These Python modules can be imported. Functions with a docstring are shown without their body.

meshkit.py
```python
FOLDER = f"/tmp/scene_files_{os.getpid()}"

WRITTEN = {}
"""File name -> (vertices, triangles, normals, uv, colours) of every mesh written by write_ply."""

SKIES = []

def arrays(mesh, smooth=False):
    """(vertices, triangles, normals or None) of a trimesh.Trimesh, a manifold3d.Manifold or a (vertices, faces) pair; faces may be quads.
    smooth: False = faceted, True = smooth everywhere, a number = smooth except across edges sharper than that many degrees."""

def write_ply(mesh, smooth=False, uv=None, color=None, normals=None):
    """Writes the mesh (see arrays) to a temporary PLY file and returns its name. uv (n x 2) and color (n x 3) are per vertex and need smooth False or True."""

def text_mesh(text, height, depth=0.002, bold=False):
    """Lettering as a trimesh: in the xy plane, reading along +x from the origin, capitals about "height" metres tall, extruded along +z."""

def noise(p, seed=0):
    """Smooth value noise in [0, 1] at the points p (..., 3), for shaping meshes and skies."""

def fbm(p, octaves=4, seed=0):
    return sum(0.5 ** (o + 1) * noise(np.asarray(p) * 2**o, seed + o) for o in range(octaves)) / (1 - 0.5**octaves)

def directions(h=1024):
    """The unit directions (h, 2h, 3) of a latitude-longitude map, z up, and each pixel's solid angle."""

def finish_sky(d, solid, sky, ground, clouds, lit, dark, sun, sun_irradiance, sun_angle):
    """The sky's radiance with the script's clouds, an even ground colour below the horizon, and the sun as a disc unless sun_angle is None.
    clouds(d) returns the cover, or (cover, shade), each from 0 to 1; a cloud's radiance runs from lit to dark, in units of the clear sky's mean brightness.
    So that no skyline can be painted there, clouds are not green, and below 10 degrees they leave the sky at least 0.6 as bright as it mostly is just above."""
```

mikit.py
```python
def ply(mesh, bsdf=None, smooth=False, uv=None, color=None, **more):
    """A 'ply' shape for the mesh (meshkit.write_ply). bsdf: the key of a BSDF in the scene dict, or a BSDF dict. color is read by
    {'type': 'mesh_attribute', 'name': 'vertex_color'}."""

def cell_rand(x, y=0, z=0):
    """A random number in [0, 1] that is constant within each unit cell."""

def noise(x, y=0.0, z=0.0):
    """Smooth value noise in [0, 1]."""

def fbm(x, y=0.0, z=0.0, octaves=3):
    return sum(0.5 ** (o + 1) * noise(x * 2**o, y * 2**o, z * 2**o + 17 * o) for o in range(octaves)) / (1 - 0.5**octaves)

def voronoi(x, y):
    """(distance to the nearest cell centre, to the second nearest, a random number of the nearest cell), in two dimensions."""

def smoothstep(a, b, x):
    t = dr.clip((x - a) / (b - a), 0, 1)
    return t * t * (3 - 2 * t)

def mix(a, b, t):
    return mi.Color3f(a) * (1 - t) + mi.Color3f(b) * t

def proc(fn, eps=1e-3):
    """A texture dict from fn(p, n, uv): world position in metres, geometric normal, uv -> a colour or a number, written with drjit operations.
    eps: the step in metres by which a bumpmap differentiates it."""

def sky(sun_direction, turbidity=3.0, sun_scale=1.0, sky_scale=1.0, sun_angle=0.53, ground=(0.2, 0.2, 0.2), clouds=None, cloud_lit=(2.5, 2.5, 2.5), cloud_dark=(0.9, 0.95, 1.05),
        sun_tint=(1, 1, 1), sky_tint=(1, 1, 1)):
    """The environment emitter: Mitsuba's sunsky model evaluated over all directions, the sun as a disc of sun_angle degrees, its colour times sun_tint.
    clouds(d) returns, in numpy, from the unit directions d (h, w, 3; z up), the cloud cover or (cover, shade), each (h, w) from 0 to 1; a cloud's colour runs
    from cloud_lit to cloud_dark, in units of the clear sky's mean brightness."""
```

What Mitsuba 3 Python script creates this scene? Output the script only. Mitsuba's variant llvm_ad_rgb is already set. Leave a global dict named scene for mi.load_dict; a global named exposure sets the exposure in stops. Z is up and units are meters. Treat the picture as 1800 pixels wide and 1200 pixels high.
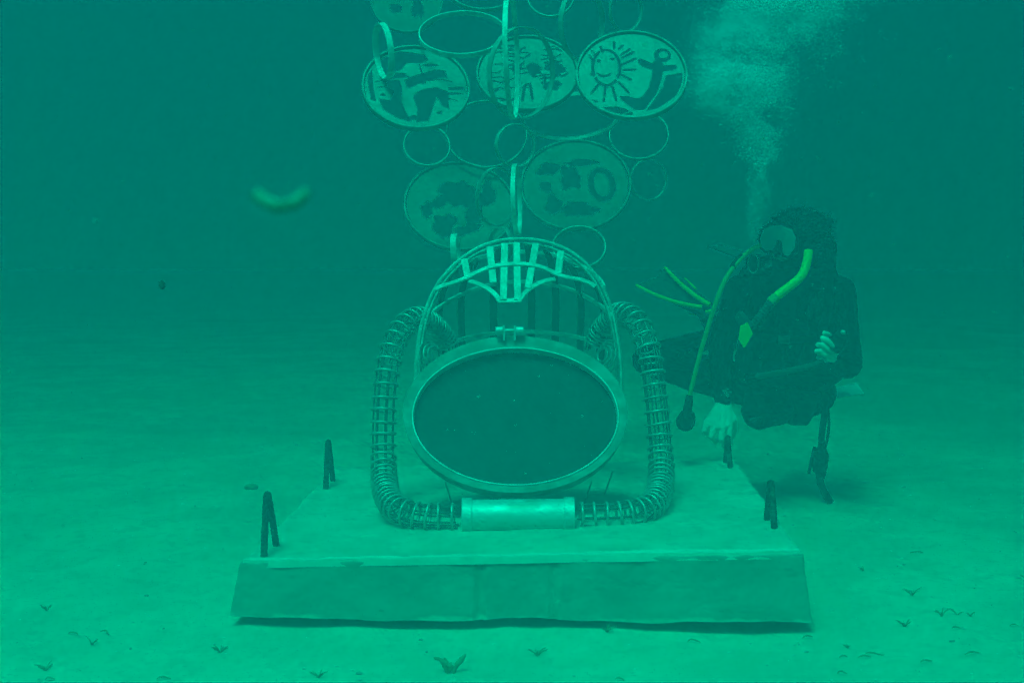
import math, random, numpy as np, trimesh, mitsuba as mi, mikit, meshkit, drjit as dr
import manifold3d as m3
from shapely.geometry import Polygon, LineString, Point, MultiPolygon
from shapely.ops import unary_union
from mikit import noise, fbm, smoothstep, mix, proc, ply, cell_rand
from mitsuba import ScalarTransform4f as T

scene, labels = {}, {}
rng = np.random.default_rng(7)

# ------------------------------------------------------------------ camera, light, exposure
F_PX, PITCH, ZC = 2406.0, 0.079, 1.18          # focal length in photo pixels (1800 wide), downward pitch, height
exposure = 3.04
scene['camera'] = {'type': 'thinlens', 'fov': 2 * math.degrees(math.atan(900 / F_PX)), 'fov_axis': 'x', 'near_clip': .02, 'far_clip': 300,
                   'aperture_radius': .004, 'focus_distance': 4.9,
                   'to_world': T().look_at(origin=[0, 0, ZC], target=[0, math.cos(PITCH), ZC - math.sin(PITCH)], up=[0, 0, 1]),
                   'medium': {'type': 'ref', 'id': 'water_medium'}}
scene['sky'] = mikit.sky((-.2, -.42, .90), turbidity=3, sun_scale=1.0, sky_scale=.12, sun_angle=20, sun_tint=(0, 1, .95), sky_tint=(0, 1, .95), ground=(0, .1, .1))
labels['sky'] = {'kind': 'structure'}

# the water: everything fades into it with distance
scene['water_medium'] = {'type': 'homogeneous', 'albedo': {'type': 'rgb', 'value': [.2, .425, .485]},
                         'sigma_t': {'type': 'rgb', 'value': [.24, .24, .274]}, 'phase': {'type': 'hg', 'g': .62}}
WATER_TOP = 3.4
scene['haze'] = {'type': 'cube', 'to_world': T().translate([0, 0, (WATER_TOP - 1.5) / 2]).scale([45, 45, (WATER_TOP + 1.5) / 2]),
                 'bsdf': {'type': 'null'}, 'interior': {'type': 'ref', 'id': 'water_medium'}}
labels['haze'] = {'label': 'murky green sea water around everything', 'category': 'water', 'kind': 'stuff'}

CAM = np.array([0, 0, ZC])
FWD = np.array([0, math.cos(PITCH), -math.sin(PITCH)])
UPV = np.array([0, math.sin(PITCH), math.cos(PITCH)])
RGT = np.array([1., 0, 0])


def ray(px, py):
    return FWD + (px - 900) / F_PX * RGT + (600 - py) / F_PX * UPV


def at(px, py, y):
    """The point at depth y (metres in front of the camera) that the photograph shows at (px, py)."""
    d = ray(px, py)
    return CAM + d * (y / d[1])


def on_z(px, py, z):
    d = ray(px, py)
    return CAM + d * ((z - ZC) / d[2])


# ------------------------------------------------------------------ materials
def two(b):
    return {'type': 'twosided', 'b': b}


def principled(col, rough, **k):
    c = col if isinstance(col, dict) else {'type': 'rgb', 'value': list(col)}
    return {'type': 'principled', 'base_color': c, 'roughness': rough, **k}


def sand_col(p, n, uv):
    a = fbm(p.x * 3, p.y * 3, 0, octaves=4)
    b = noise(p.x * 140, p.y * 140, 3)
    c = fbm(p.x * 22, p.y * 22, 5, octaves=2)
    col = mix((.455, .435, .305), (.52, .495, .345), smoothstep(.3, .7, a))
    col = mix(col, (.40, .385, .27), smoothstep(.55, .8, c) * .4)
    film = smoothstep(.35, .75, fbm(p.x * .8 + 3.3, p.y * .6, 9, octaves=3) + smoothstep(.7, 2.4, p.x) * .38 - .22)   # darker patches, thicker east of the slab: light falloff painted into the sand
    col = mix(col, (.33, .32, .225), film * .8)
    col = mix(col, (.34, .33, .24), smoothstep(.84, .94, b) * .5)
    return mix(col, (.475, .455, .318), smoothstep(5.0, 24.0, dr.sqrt(p.x * p.x + dr.square(p.y - 2))) * .95)      # the outlying flats are plain fine sand


def sand_bump(p, n, uv):
    return fbm(p.x * 30, p.y * 30, p.z * 30, octaves=3) + .35 * noise(p.x * 120, p.y * 120, 1)


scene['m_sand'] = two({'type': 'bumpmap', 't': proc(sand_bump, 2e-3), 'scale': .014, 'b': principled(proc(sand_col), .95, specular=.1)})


def conc_col(p, n, uv):
    a = fbm(p.x * 6, p.y * 6, p.z * 9, octaves=4)
    s = noise(p.x * 95, p.y * 95, p.z * 95)
    f = fbm(p.x * 18 + 7, p.y * 18, p.z * 18, octaves=3)
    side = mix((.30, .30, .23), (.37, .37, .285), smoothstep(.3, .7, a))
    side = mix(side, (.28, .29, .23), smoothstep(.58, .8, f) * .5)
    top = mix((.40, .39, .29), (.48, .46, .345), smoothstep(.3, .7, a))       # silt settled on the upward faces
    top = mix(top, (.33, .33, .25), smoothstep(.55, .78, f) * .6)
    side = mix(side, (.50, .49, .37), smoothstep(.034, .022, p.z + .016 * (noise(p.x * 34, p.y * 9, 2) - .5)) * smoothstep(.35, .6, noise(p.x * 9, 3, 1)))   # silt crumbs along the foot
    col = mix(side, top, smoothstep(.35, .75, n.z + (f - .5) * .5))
    return mix(col, (.22, .22, .18), smoothstep(.88, .96, s) * .4)


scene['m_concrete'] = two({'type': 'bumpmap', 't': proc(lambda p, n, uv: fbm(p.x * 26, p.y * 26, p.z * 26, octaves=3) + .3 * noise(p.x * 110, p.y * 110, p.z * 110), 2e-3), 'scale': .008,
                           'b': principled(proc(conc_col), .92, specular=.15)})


scene['m_mortar'] = two(principled(proc(lambda p, n, uv: mix((.50, .49, .38), (.64, .62, .49), fbm(p.x * 24, p.y * 24, p.z * 24, octaves=3))), .9, specular=.1))


def steel_col(p, n, uv):
    a = fbm(p.x * 14, p.y * 14, p.z * 14, octaves=3)
    s = noise(p.x * 90, p.y * 90, p.z * 90)
    c = mix((.66, .67, .62), (.78, .79, .73), smoothstep(.3, .7, a))
    c = mix(c, (.42, .42, .32), smoothstep(.60, .78, a) * .55)
    return mix(c, (.25, .26, .2), smoothstep(.83, .93, s) * .6)


scene['m_steel'] = two(principled(proc(steel_col), proc(lambda p, n, uv: .42 + .3 * fbm(p.x * 20, p.y * 20, p.z * 20, octaves=2)), metallic=.5, specular=.5))
scene['m_dull'] = two(principled(proc(lambda p, n, uv: mix((.34, .35, .29), (.50, .51, .43), smoothstep(.3, .7, fbm(p.x * 16, p.y * 16, p.z * 16, octaves=3)))), .55, metallic=.35, specular=.4))
scene['m_rim'] = two(principled(proc(lambda p, n, uv: mix((.23, .24, .19), (.36, .37, .31), smoothstep(.3, .7, fbm(p.x * 16, p.y * 16, p.z * 16, octaves=3)))), .6, metallic=.2, specular=.3))
scene['m_grille'] = two(principled(proc(lambda p, n, uv: mix((.52, .53, .45), (.74, .75, .65), smoothstep(.3, .7, fbm(p.x * 30, p.y * 30, p.z * 30, octaves=3)))), .6, metallic=.2, specular=.4))
scene['m_darkrod'] = two(principled((.16, .17, .15), .5, metallic=.5))
scene['m_rod'] = two(principled(proc(lambda p, n, uv: mix((.34, .35, .29), (.66, .67, .60), fbm(p.x * 60, p.y * 60, p.z * 60, octaves=2))), .45, metallic=.5, specular=.5))
scene['m_plate'] = two(principled(proc(lambda p, n, uv: mix((.15, .16, .13), (.27, .28, .23), fbm(p.x * 12, p.y * 12, p.z * 12, octaves=3))), .5, metallic=.25, specular=.5))
scene['m_plate_worn'] = two(principled(proc(lambda p, n, uv: mix((.17, .18, .14), (.28, .29, .23), fbm(p.x * 9, p.y * 9, p.z * 9, octaves=3))), .7, metallic=.1, specular=.3))
scene['m_pane'] = two(principled(proc(lambda p, n, uv: mix((.03, .035, .03), (.06, .065, .055), fbm(p.x * 7, p.y * 7, p.z * 7, octaves=4))), .16, metallic=.0, specular=.5, clearcoat=.4))
scene['m_rust'] = two(principled(proc(lambda p, n, uv: mix((.035, .028, .022), (.12, .10, .07), smoothstep(.45, .8, fbm(p.x * 45, p.y * 45, p.z * 30, octaves=3)))), .85, specular=.2))
scene['m_suit'] = two(principled({'type': 'mesh_attribute', 'name': 'vertex_color'}, .8, specular=.1))
scene['m_black'] = two(principled((.008, .009, .010), .6, specular=.15))
scene['m_webbing'] = two(principled((.012, .013, .013), .9, specular=.05))
scene['m_grey_rubber'] = two(principled((.07, .075, .07), .7, specular=.15))
scene['m_yellow'] = two(principled((.50, .62, .03), .5, specular=.3))
scene['m_yellow_dull'] = two(principled((.33, .39, .09), .6, specular=.3))
scene['m_white'] = two(principled((.72, .74, .68), .6))
scene['m_glass'] = two(principled((.40, .42, .38), .12, specular=1.0))
scene['m_hair'] = two(principled((.018, .016, .014), .7))
scene['m_bubble'] = {'type': 'principledthin', 'base_color': {'type': 'rgb', 'value': [.99, .99, .99]}, 'roughness': .3, 'diff_trans': .4, 'spec_trans': .0, 'eta': 1.33}
scene['m_weed'] = two(principled(proc(lambda p, n, uv: mix((.20, .22, .12), (.32, .33, .19), noise(p.x * 60, p.y * 60, p.z * 60))), .8))
scene['m_pebble'] = two(principled(proc(lambda p, n, uv: mix((.30, .29, .22), (.66, .64, .52), smoothstep(.2, .8, noise(p.x * 33, p.y * 33, p.z * 5)))), .85))
scene['m_snow'] = two(principled((.26, .28, .20), .8))
scene['m_jelly'] = two(principled((.17, .18, .12), .7))


# ------------------------------------------------------------------ helpers
used = {}


def key_of(name, parent=None):
    k = name if parent is None else parent + '__' + name
    if k in used:
        used[k] += 1
        k2 = f'{k}_{used[k]:03d}'
        used[k2] = 0
        return k2
    used[k] = 0
    return k


def thing(name, label, cat, group=None):
    k = key_of(name)
    labels[k] = {'label': label, 'category': cat}
    if group:
        labels[k]['group'] = group
    return k


def obj(name, mesh, mat, parent=None, smooth=35, label=None, kind=None, **more):
    k = key_of(name, parent)
    scene[k] = ply(mesh, mat, smooth=smooth, **more) if not isinstance(mesh, dict) else {**mesh, **more}
    if label or kind:
        labels.setdefault(k, {})
        if label:
            labels[k]['label'] = label
        if kind:
            labels[k]['kind'] = kind
    return k


def solo(name, mesh, mat, label, cat, group=None, smooth=35, kind=None, **more):
    k = obj(name, mesh, mat, None, smooth, **more)
    labels[k] = {'label': label, 'category': cat}
    if group:
        labels[k]['group'] = group
    if kind:
        labels[k]['kind'] = kind
    return k


def unit(v):
    v = np.asarray(v, float)
    return v / np.maximum(np.linalg.norm(v, axis=-1, keepdims=True), 1e-12)


def frames(P, up=None, closed=False):
    P = np.asarray(P, float)
    t = unit(np.roll(P, -1, 0) - np.roll(P, 1, 0)) if closed else unit(np.gradient(P, axis=0))
    n = np.zeros_like(P)
    if up is not None:
        up = np.broadcast_to(up, P.shape)
        n = unit(up - (up * t).sum(1, keepdims=True) * t)
    else:
        a = np.array([0, 0, 1.]) if abs(t[0][2]) < .9 else np.array([1., 0, 0])
        v = a
        for i in range(len(P)):
            v = v - (v @ t[i]) * t[i]
            v = v / np.linalg.norm(v)
            n[i] = v
    return t, n, np.cross(t, n)


def sweep(P, prof, up=None, closed=False, scale=None):
    """Sweeps a closed profile (k x 2: along n, along b) along the points P."""
    P = np.asarray(P, float)
    t, n, b = frames(P, up, closed)
    prof = np.asarray(prof, float)
    k, m = len(prof), len(P)
    s = np.ones(m) if scale is None else np.asarray(scale, float)
    V = (P[:, None] + s[:, None, None] * (prof[None, :, 0, None] * n[:, None] + prof[None, :, 1, None] * b[:, None])).reshape(-1, 3)
    F = []
    for i in range(m if closed else m - 1):
        j = (i + 1) % m
        for q in range(k):
            r = (q + 1) % k
            F += [[i * k + q, i * k + r, j * k + r], [i * k + q, j * k + r, j * k + q]]
    V = list(V)
    if not closed:
        for c, i in ((0, 0), (1, m - 1)):
            V.append(P[i])
            e = len(V) - 1
            for q in range(k):
                r = (q + 1) % k
                F.append([i * k + r, i * k + q, e] if c == 0 else [i * k + q, i * k + r, e])
    return trimesh.Trimesh(np.array(V), np.array(F), process=False)


def circ(r, k=10):
    a = np.arange(k) / k * 2 * np.pi
    return np.stack([np.cos(a), np.sin(a)], 1) * r


def bar(w, h, c=.0012):
    w, h = w / 2, h / 2
    return [[w - c, -h], [w, -h + c], [w, h - c], [w - c, h], [-w + c, h], [-w, h - c], [-w, -h + c], [-w + c, -h]]


def tube(P, r, k=10, closed=False):
    P = np.asarray(P, float)
    if np.ndim(r):
        return sweep(P, circ(1, k), None, closed, r)
    return sweep(P, circ(r, k), None, closed)


def spline(P, n=60):
    from scipy.interpolate import CubicSpline
    P = np.asarray(P, float)
    d = np.r_[0, np.cumsum(np.linalg.norm(np.diff(P, axis=0), axis=1) ** .6)]
    return CubicSpline(d, P)(np.linspace(0, d[-1], n))


def join(ms):
    return trimesh.util.concatenate(ms)


def orient(n, up=(0, 0, 1)):
    """4x4 whose z axis is n, x axis horizontal-ish."""
    n = unit(n)
    x = np.cross(up, n)
    x = unit(x) if np.linalg.norm(x) > 1e-4 else np.array([1., 0, 0])
    M = np.eye(4)
    M[:3, 0], M[:3, 1], M[:3, 2] = x, np.cross(n, x), n
    return M


def placed(mesh, M, at_):
    m = mesh.copy()
    m.vertices = m.vertices @ M[:3, :3].T + np.asarray(at_)
    return m


def hull(*balls):
    """manifold hull of spheres (x, y, z, r)."""
    out = []
    for (p, r) in balls:
        out.append(m3.Manifold.sphere(r, 14).translate([float(v) for v in p]))
    return m3.Manifold.batch_hull(out)


def mani(M):
    m = M.to_mesh()
    return trimesh.Trimesh(np.array(m.vert_properties[:, :3]), np.array(m.tri_verts), process=False)


def extrude(shape, depth, z0=0.0):
    ms = []
    for g in getattr(shape, 'geoms', [shape]):
        if g.is_empty or g.area < 1e-7 or g.geom_type != 'Polygon':
            continue
        ms.append(trimesh.creation.extrude_polygon(g, depth, engine='earcut'))
    m = join(ms)
    m.apply_translation([0, 0, z0])
    return m


# ------------------------------------------------------------------ the seabed
def axis(lo, hi, a, b, fine, n_out):
    mid = np.arange(a, b, fine)
    left = a - np.geomspace(fine, a - lo, n_out)[::-1]
    right = mid[-1] + np.geomspace(fine, hi - mid[-1], n_out)
    return np.r_[left, mid, right]


PLC, PLA, PLYAW, PLTILT = np.array([.057, 4.918]), .85, -.0428, .0275


def to_plinth(x, y):
    c, s = math.cos(PLYAW), math.sin(PLYAW)
    dx, dy = x - PLC[0], y - PLC[1]
    return dx * c + dy * s, -dx * s + dy * c


def sand_z(x, y):
    x, y = np.asarray(x, float), np.asarray(y, float)
    P = np.stack([x, y, np.zeros_like(x)], -1)
    near = np.exp(-((x / 9) ** 2 + ((y - 5) / 9) ** 2))
    z = (meshkit.fbm(P * .55, 3, 1) - .5) * .10 + near * ((meshkit.fbm(P * 2.3, 3, 5) - .5) * .045 + (meshkit.fbm(P * 9, 3, 9) - .5) * .020 + (meshkit.fbm(P * 30, 2, 13) - .5) * .006)
    lx, ly = to_plinth(x, y)
    inside = np.clip(1 - np.maximum(np.maximum(np.abs(lx) - PLA, np.abs(ly) - PLA), 0) / .55, 0, 1)
    inside = inside * inside * (3 - 2 * inside)
    lip = (meshkit.fbm(np.stack([x * 3.1, y * .7, x * 0], -1), 3, 21) - .5) * .045
    return z * (1 - inside) + inside * (lip - .012 - .012 * np.clip(lx, -1, 1) * 0)


gx, gy = axis(-44, 44, -4.5, 4.5, .028, 40), axis(-44, 44, 1.6, 11, .028, 40)
X, Y = np.meshgrid(gx, gy)
Z = sand_z(X, Y)
V = np.stack([X, Y, Z], -1).reshape(-1, 3)
idx = np.arange(len(V)).reshape(X.shape)
F = np.concatenate([np.stack([idx[:-1, :-1], idx[:-1, 1:], idx[1:, 1:]], -1).reshape(-1, 3), np.stack([idx[:-1, :-1], idx[1:, 1:], idx[1:, :-1]], -1).reshape(-1, 3)])
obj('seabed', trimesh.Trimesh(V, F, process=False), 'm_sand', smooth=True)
labels['seabed'] = {'label': 'pale sandy seabed sloping off into green murk', 'kind': 'structure'}

# ------------------------------------------------------------------ the concrete plinth
TOP0 = .199


def top_z(x, y):
    lx, ly = to_plinth(np.asarray(x), np.asarray(y))
    return TOP0 + PLTILT * lx


def plinth_mesh():
    n, nz = 200, 22
    t = np.linspace(-1, 1, n)
    tz = np.linspace(0, 1, nz)
    parts = []

    def grid(P):
        a, b = P.shape[:2]
        id_ = np.arange(a * b).reshape(a, b)
        f = np.concatenate([np.stack([id_[:-1, :-1], id_[1:, :-1], id_[1:, 1:]], -1).reshape(-1, 3), np.stack([id_[:-1, :-1], id_[1:, 1:], id_[:-1, 1:]], -1).reshape(-1, 3)])
        return trimesh.Trimesh(P.reshape(-1, 3), f, process=False)
    A, B = np.meshgrid(t, t, indexing='ij')
    parts.append(grid(np.stack([A, B, np.ones_like(A)], -1)))
    parts.append(grid(np.stack([A, B, np.zeros_like(A)], -1)[:, ::-1]))
    A, C = np.meshgrid(t, tz, indexing='ij')
    o = np.ones_like(A)
    parts += [grid(np.stack([A, -o, C], -1)), grid(np.stack([A, o, C], -1)[::-1]), grid(np.stack([o, A, C], -1)), grid(np.stack([-o, A, C], -1)[::-1])]
    m = join(parts)
    m.merge_vertices()
    v = m.vertices.copy()
    a, b, c = v.T
    half = PLA + (1 - c) * .028                                   # battered sides
    lx, ly = a * half, b * half
    z = .018 + c * (TOP0 - .018 + PLTILT * lx)
    P = np.stack([lx, ly, z], -1)
    nrm = (meshkit.fbm(P * 2.2, 2, 31) - .5) * .008 + (meshkit.fbm(P * 14, 3, 37) - .5) * .009
    onside = np.maximum(np.abs(a), np.abs(b)) > .999
    out = np.stack([np.where(np.abs(a) > .999, np.sign(a), 0), np.where(np.abs(b) > .999, np.sign(b), 0), np.zeros_like(a)], -1)
    P += out * nrm[:, None] * .7
    rim = np.clip((np.maximum(np.abs(a), np.abs(b)) - .90) / .1, 0, 1)
    P[:, 2] += np.where(c > .999, nrm * .9 + .010 * rim * (meshkit.fbm(P * 7, 3, 41)) - .012 * (rim > .97) * meshkit.fbm(P * 16, 2, 43), 0)
    P[:, 2] += np.where(c < .001, (meshkit.fbm(P * np.array([5, 5, 0]), 3, 47) - .5) * .03, 0)
    # joints of the formwork boards on the front face
    front = (b < -.999) & (c < .98)
    for jx, w, d in ((-.119, .012, .008), (.106, .012, .006)):
        P[:, 1] += np.where(front & (np.abs(lx - jx) < w), d, 0)
    ramp = np.where(front & (lx > -.119) & (lx < .106), .002, 0)
    P[:, 1] += ramp
    cs, sn = math.cos(PLYAW), math.sin(PLYAW)
    m.vertices = np.stack([PLC[0] + P[:, 0] * cs - P[:, 1] * sn, PLC[1] + P[:, 0] * sn + P[:, 1] * cs, P[:, 2]], -1)
    return m


pl = thing('concrete_plinth', 'square concrete slab with silty top lying on the sand under the sculpture', 'plinth')
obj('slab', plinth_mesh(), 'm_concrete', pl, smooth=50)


def mortar_lip():
    x = np.linspace(-.842, .842, 170)
    P0 = np.stack([x, x * 0, x * 0], -1)
    inner_ = -PLA + .052 + (meshkit.fbm(P0 * 6, 3, 71) - .5) * .05 + .012 * np.sin(x * 3)
    outer_ = -PLA - .004 + (meshkit.fbm(P0 * 11, 3, 73) - .5) * .014
    rows = []
    for k, f in enumerate(np.linspace(0, 1, 9)):
        y = outer_ * (1 - f) + inner_ * f
        h = .011 * math.sin(math.pi * min(1, f * .9 + .12)) ** .5 + (meshkit.fbm(np.stack([x, y, x * 0], -1) * 26, 3, 75) - .5) * .007
        if k in (0, 8):
            h = h * 0 - .012
        rows.append(np.stack([x, y, TOP0 + PLTILT * x + h], -1))
    P = np.stack(rows)
    ids = np.arange(P.shape[0] * P.shape[1]).reshape(P.shape[:2])
    f_ = np.concatenate([np.stack([ids[:-1, :-1], ids[:-1, 1:], ids[1:, 1:]], -1).reshape(-1, 3), np.stack([ids[:-1, :-1], ids[1:, 1:], ids[1:, :-1]], -1).reshape(-1, 3)])
    v = P.reshape(-1, 3)
    cs, sn = math.cos(PLYAW), math.sin(PLYAW)
    return trimesh.Trimesh(np.stack([PLC[0] + v[:, 0] * cs - v[:, 1] * sn, PLC[1] + v[:, 0] * sn + v[:, 1] * cs, v[:, 2]], -1), f_, process=False)


obj('mortar_lip', mortar_lip(), 'm_mortar', pl, smooth=40, label='pale ragged lip of mortar along the front edge')


def lifting_loop(pa, pb, apex, r=.0105):
    A, B = on_z(*pa, TOP0), on_z(*pb, TOP0)
    A[2] = float(top_z(A[0], A[1])) - .02
    B[2] = float(top_z(B[0], B[1])) - .02
    mid = (A + B) / 2
    C = at(*apex, mid[1])
    C = np.array([C[0], mid[1], C[2]])
    s = unit(B - A) * .013
    P = np.array([A, A * .5 + (C - s) * .5, C - s * 1.0 - [0, 0, .014], C - s * .75 - [0, 0, .005], C, C + s * .75 - [0, 0, .005], C + s - [0, 0, .014], B * .5 + (C + s) * .5, B])
    Q = []
    for i in range(len(P) - 1):
        n = 26 if i in (0, 1, 6, 7) else 3
        Q += [P[i] + (P[i + 1] - P[i]) * k / n for k in range(n)]
    Q = np.array(Q + [P[-1]])
    rr = r * (1 + .10 * (np.arange(len(Q)) % 3 == 0)) * (1 + .25 * (meshkit.fbm(Q * 40, 2, 3) - .5))
    return tube(Q, rr, 9)


for pa, pb, ap, lab in (((463, 968), (487, 947), (470, 868), 'rusty steel loop at the near left corner'), ((1362, 942), (1347, 925), (1355, 848), 'rusty steel loop at the near right corner'),
                        ((572, 851), (586, 836), (577, 776), 'rusty steel loop at the far left corner'), ((1284, 832), (1275, 822), (1279, 768), 'rusty steel loop held at the far right corner')):
    obj('lifting_loop', lifting_loop(pa, pb, ap), 'm_rust', pl, label=lab)

# ------------------------------------------------------------------ the diving helmet sculpture
hm = thing('helmet_sculpture', 'giant steel cage diving helmet with oval window and coiled hoses on the slab', 'sculpture')

# oval window ring, leaning back
WB, WT = at(906, 867, 4.62), at(906, 592, 4.88)
WC, WUP = (WB + WT) / 2, unit(WT - WB)
WN = unit(np.cross(WUP, [1, 0, 0]))
if WN[1] > 0:
    WN = -WN
WA, WBB = .392, np.linalg.norm(WT - WB) / 2
MW = np.eye(4)
MW[:3, 0], MW[:3, 1], MW[:3, 2] = [1, 0, 0], WUP, WN


def ellipse(a, b, n=160, cy=0.0):
    t = np.arange(n) / n * 2 * np.pi
    return np.stack([a * np.cos(t), b * np.sin(t) + cy], 1)


outer = Polygon(ellipse(WA, WBB))
IA, IB, IC = WA - .0345, WBB - .0375, -.010
inner = Polygon(ellipse(IA, IB, cy=IC))
ring = m3.Manifold.extrude(m3.CrossSection([ellipse(WA, WBB)[:, :2].tolist(), ellipse(IA, IB, cy=IC)[::-1].tolist()]), .010)
obj('window_ring', placed(mani(ring), MW, WC), 'm_rim', hm, smooth=30, label='broad flat oval rim of the helmet window')


def closed3(e, z):
    return np.c_[e, np.full(len(e), z)]


lip = sweep(closed3(ellipse(IA + .003, IB + .003, cy=IC), .0), bar(.004, .05, .0008), up=np.array([0, 0, 1.]), closed=True)
P3 = closed3(ellipse(IA + .0005, IB + .0005, cy=IC), -.012)
lip = sweep(P3, bar(.052, .005, .001), up=np.array([0, 0, 1.]), closed=True)
obj('window_flange', placed(lip, MW, WC), 'm_steel', hm)
band = sweep(closed3(ellipse(WA - .010, WBB - .010), -.044), bar(.085, .006, .001), up=np.array([0, 0, 1.]), closed=True)
obj('window_band', placed(band, MW, WC), 'm_rim', hm)
pane = extrude(Polygon(ellipse(IA - .001, IB - .001, cy=IC)), .008, -.036)
obj('window_pane', placed(pane, MW, WC), 'm_pane', hm, smooth=30, label='dark glossy oval window pane')
for (x0, y0), (x1, y1) in (((783, 848), (796, 884)), ((1078, 826), (1062, 872)), ((1040, 846), (1028, 884))):
    a = at(x0, y0, 4.70)
    b = on_z(x1, y1, TOP0)
    b[2] = float(top_z(b[0], b[1])) - .004
    obj('window_strut', tube(np.linspace(a, b, 6), .003, 8), 'm_dull', hm)

# hinge on top of the window
hg = obj('hinge_pin', tube([at(874, 581, 4.85), at(918, 580, 4.85)], .0055, 12), 'm_steel', hm)
for x0, x1 in ((871, 884), (907, 920)):
    obj('knuckle', tube([at(x0, 581, 4.85), at(x0 + 1, 581, 4.85), at(x1 - 1, 580.5, 4.85), at(x1, 580.5, 4.85)], np.array([.0125, .014, .014, .0125]), 14), 'm_steel', hg)
for x in (886, 905):
    c = at(x, 583, 4.855)
    b = trimesh.creation.box((.007, .024, .052))
    b.apply_translation(c + [0, 0, -.004])
    obj('tab', b, 'm_steel', hg)

# hood: an upright arch of flat bar, a second one behind it, ribs and half hoops behind
arch_px = [(740, 716), (732, 690), (731, 650), (736, 595), (748, 545), (772, 495), (812, 453), (858, 428), (910, 419), (962, 425), (1010, 446), (1046, 482), (1072, 533), (1086, 590), (1093, 650), (1092, 690), (1084, 716)]


def arch(y, scale=1.0, cy=640, lean=0.0):
    Q = []
    for x, yy in arch_px:
        Q.append(at(912 + (x - 912) * scale, cy + (yy - cy) * scale if yy < cy else yy, y + lean * max(0, cy - yy) / 220))
    Q = spline(Q, 110)
    Q = Q[Q[:, 2] > TOP0 - .01]
    return Q


HOOD_C = at(912, 640, 5.10)
for y, s, w, nm in ((5.02, 1.0, .045, 'hood_arch'), (5.15, .958, .026, 'hood_arch')):
    A = arch(y, s, lean=.05)
    obj(nm, sweep(A, bar(.0075, w), up=unit(A - HOOD_C + [0, 0, .0])), 'm_grille', hm)


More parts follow.
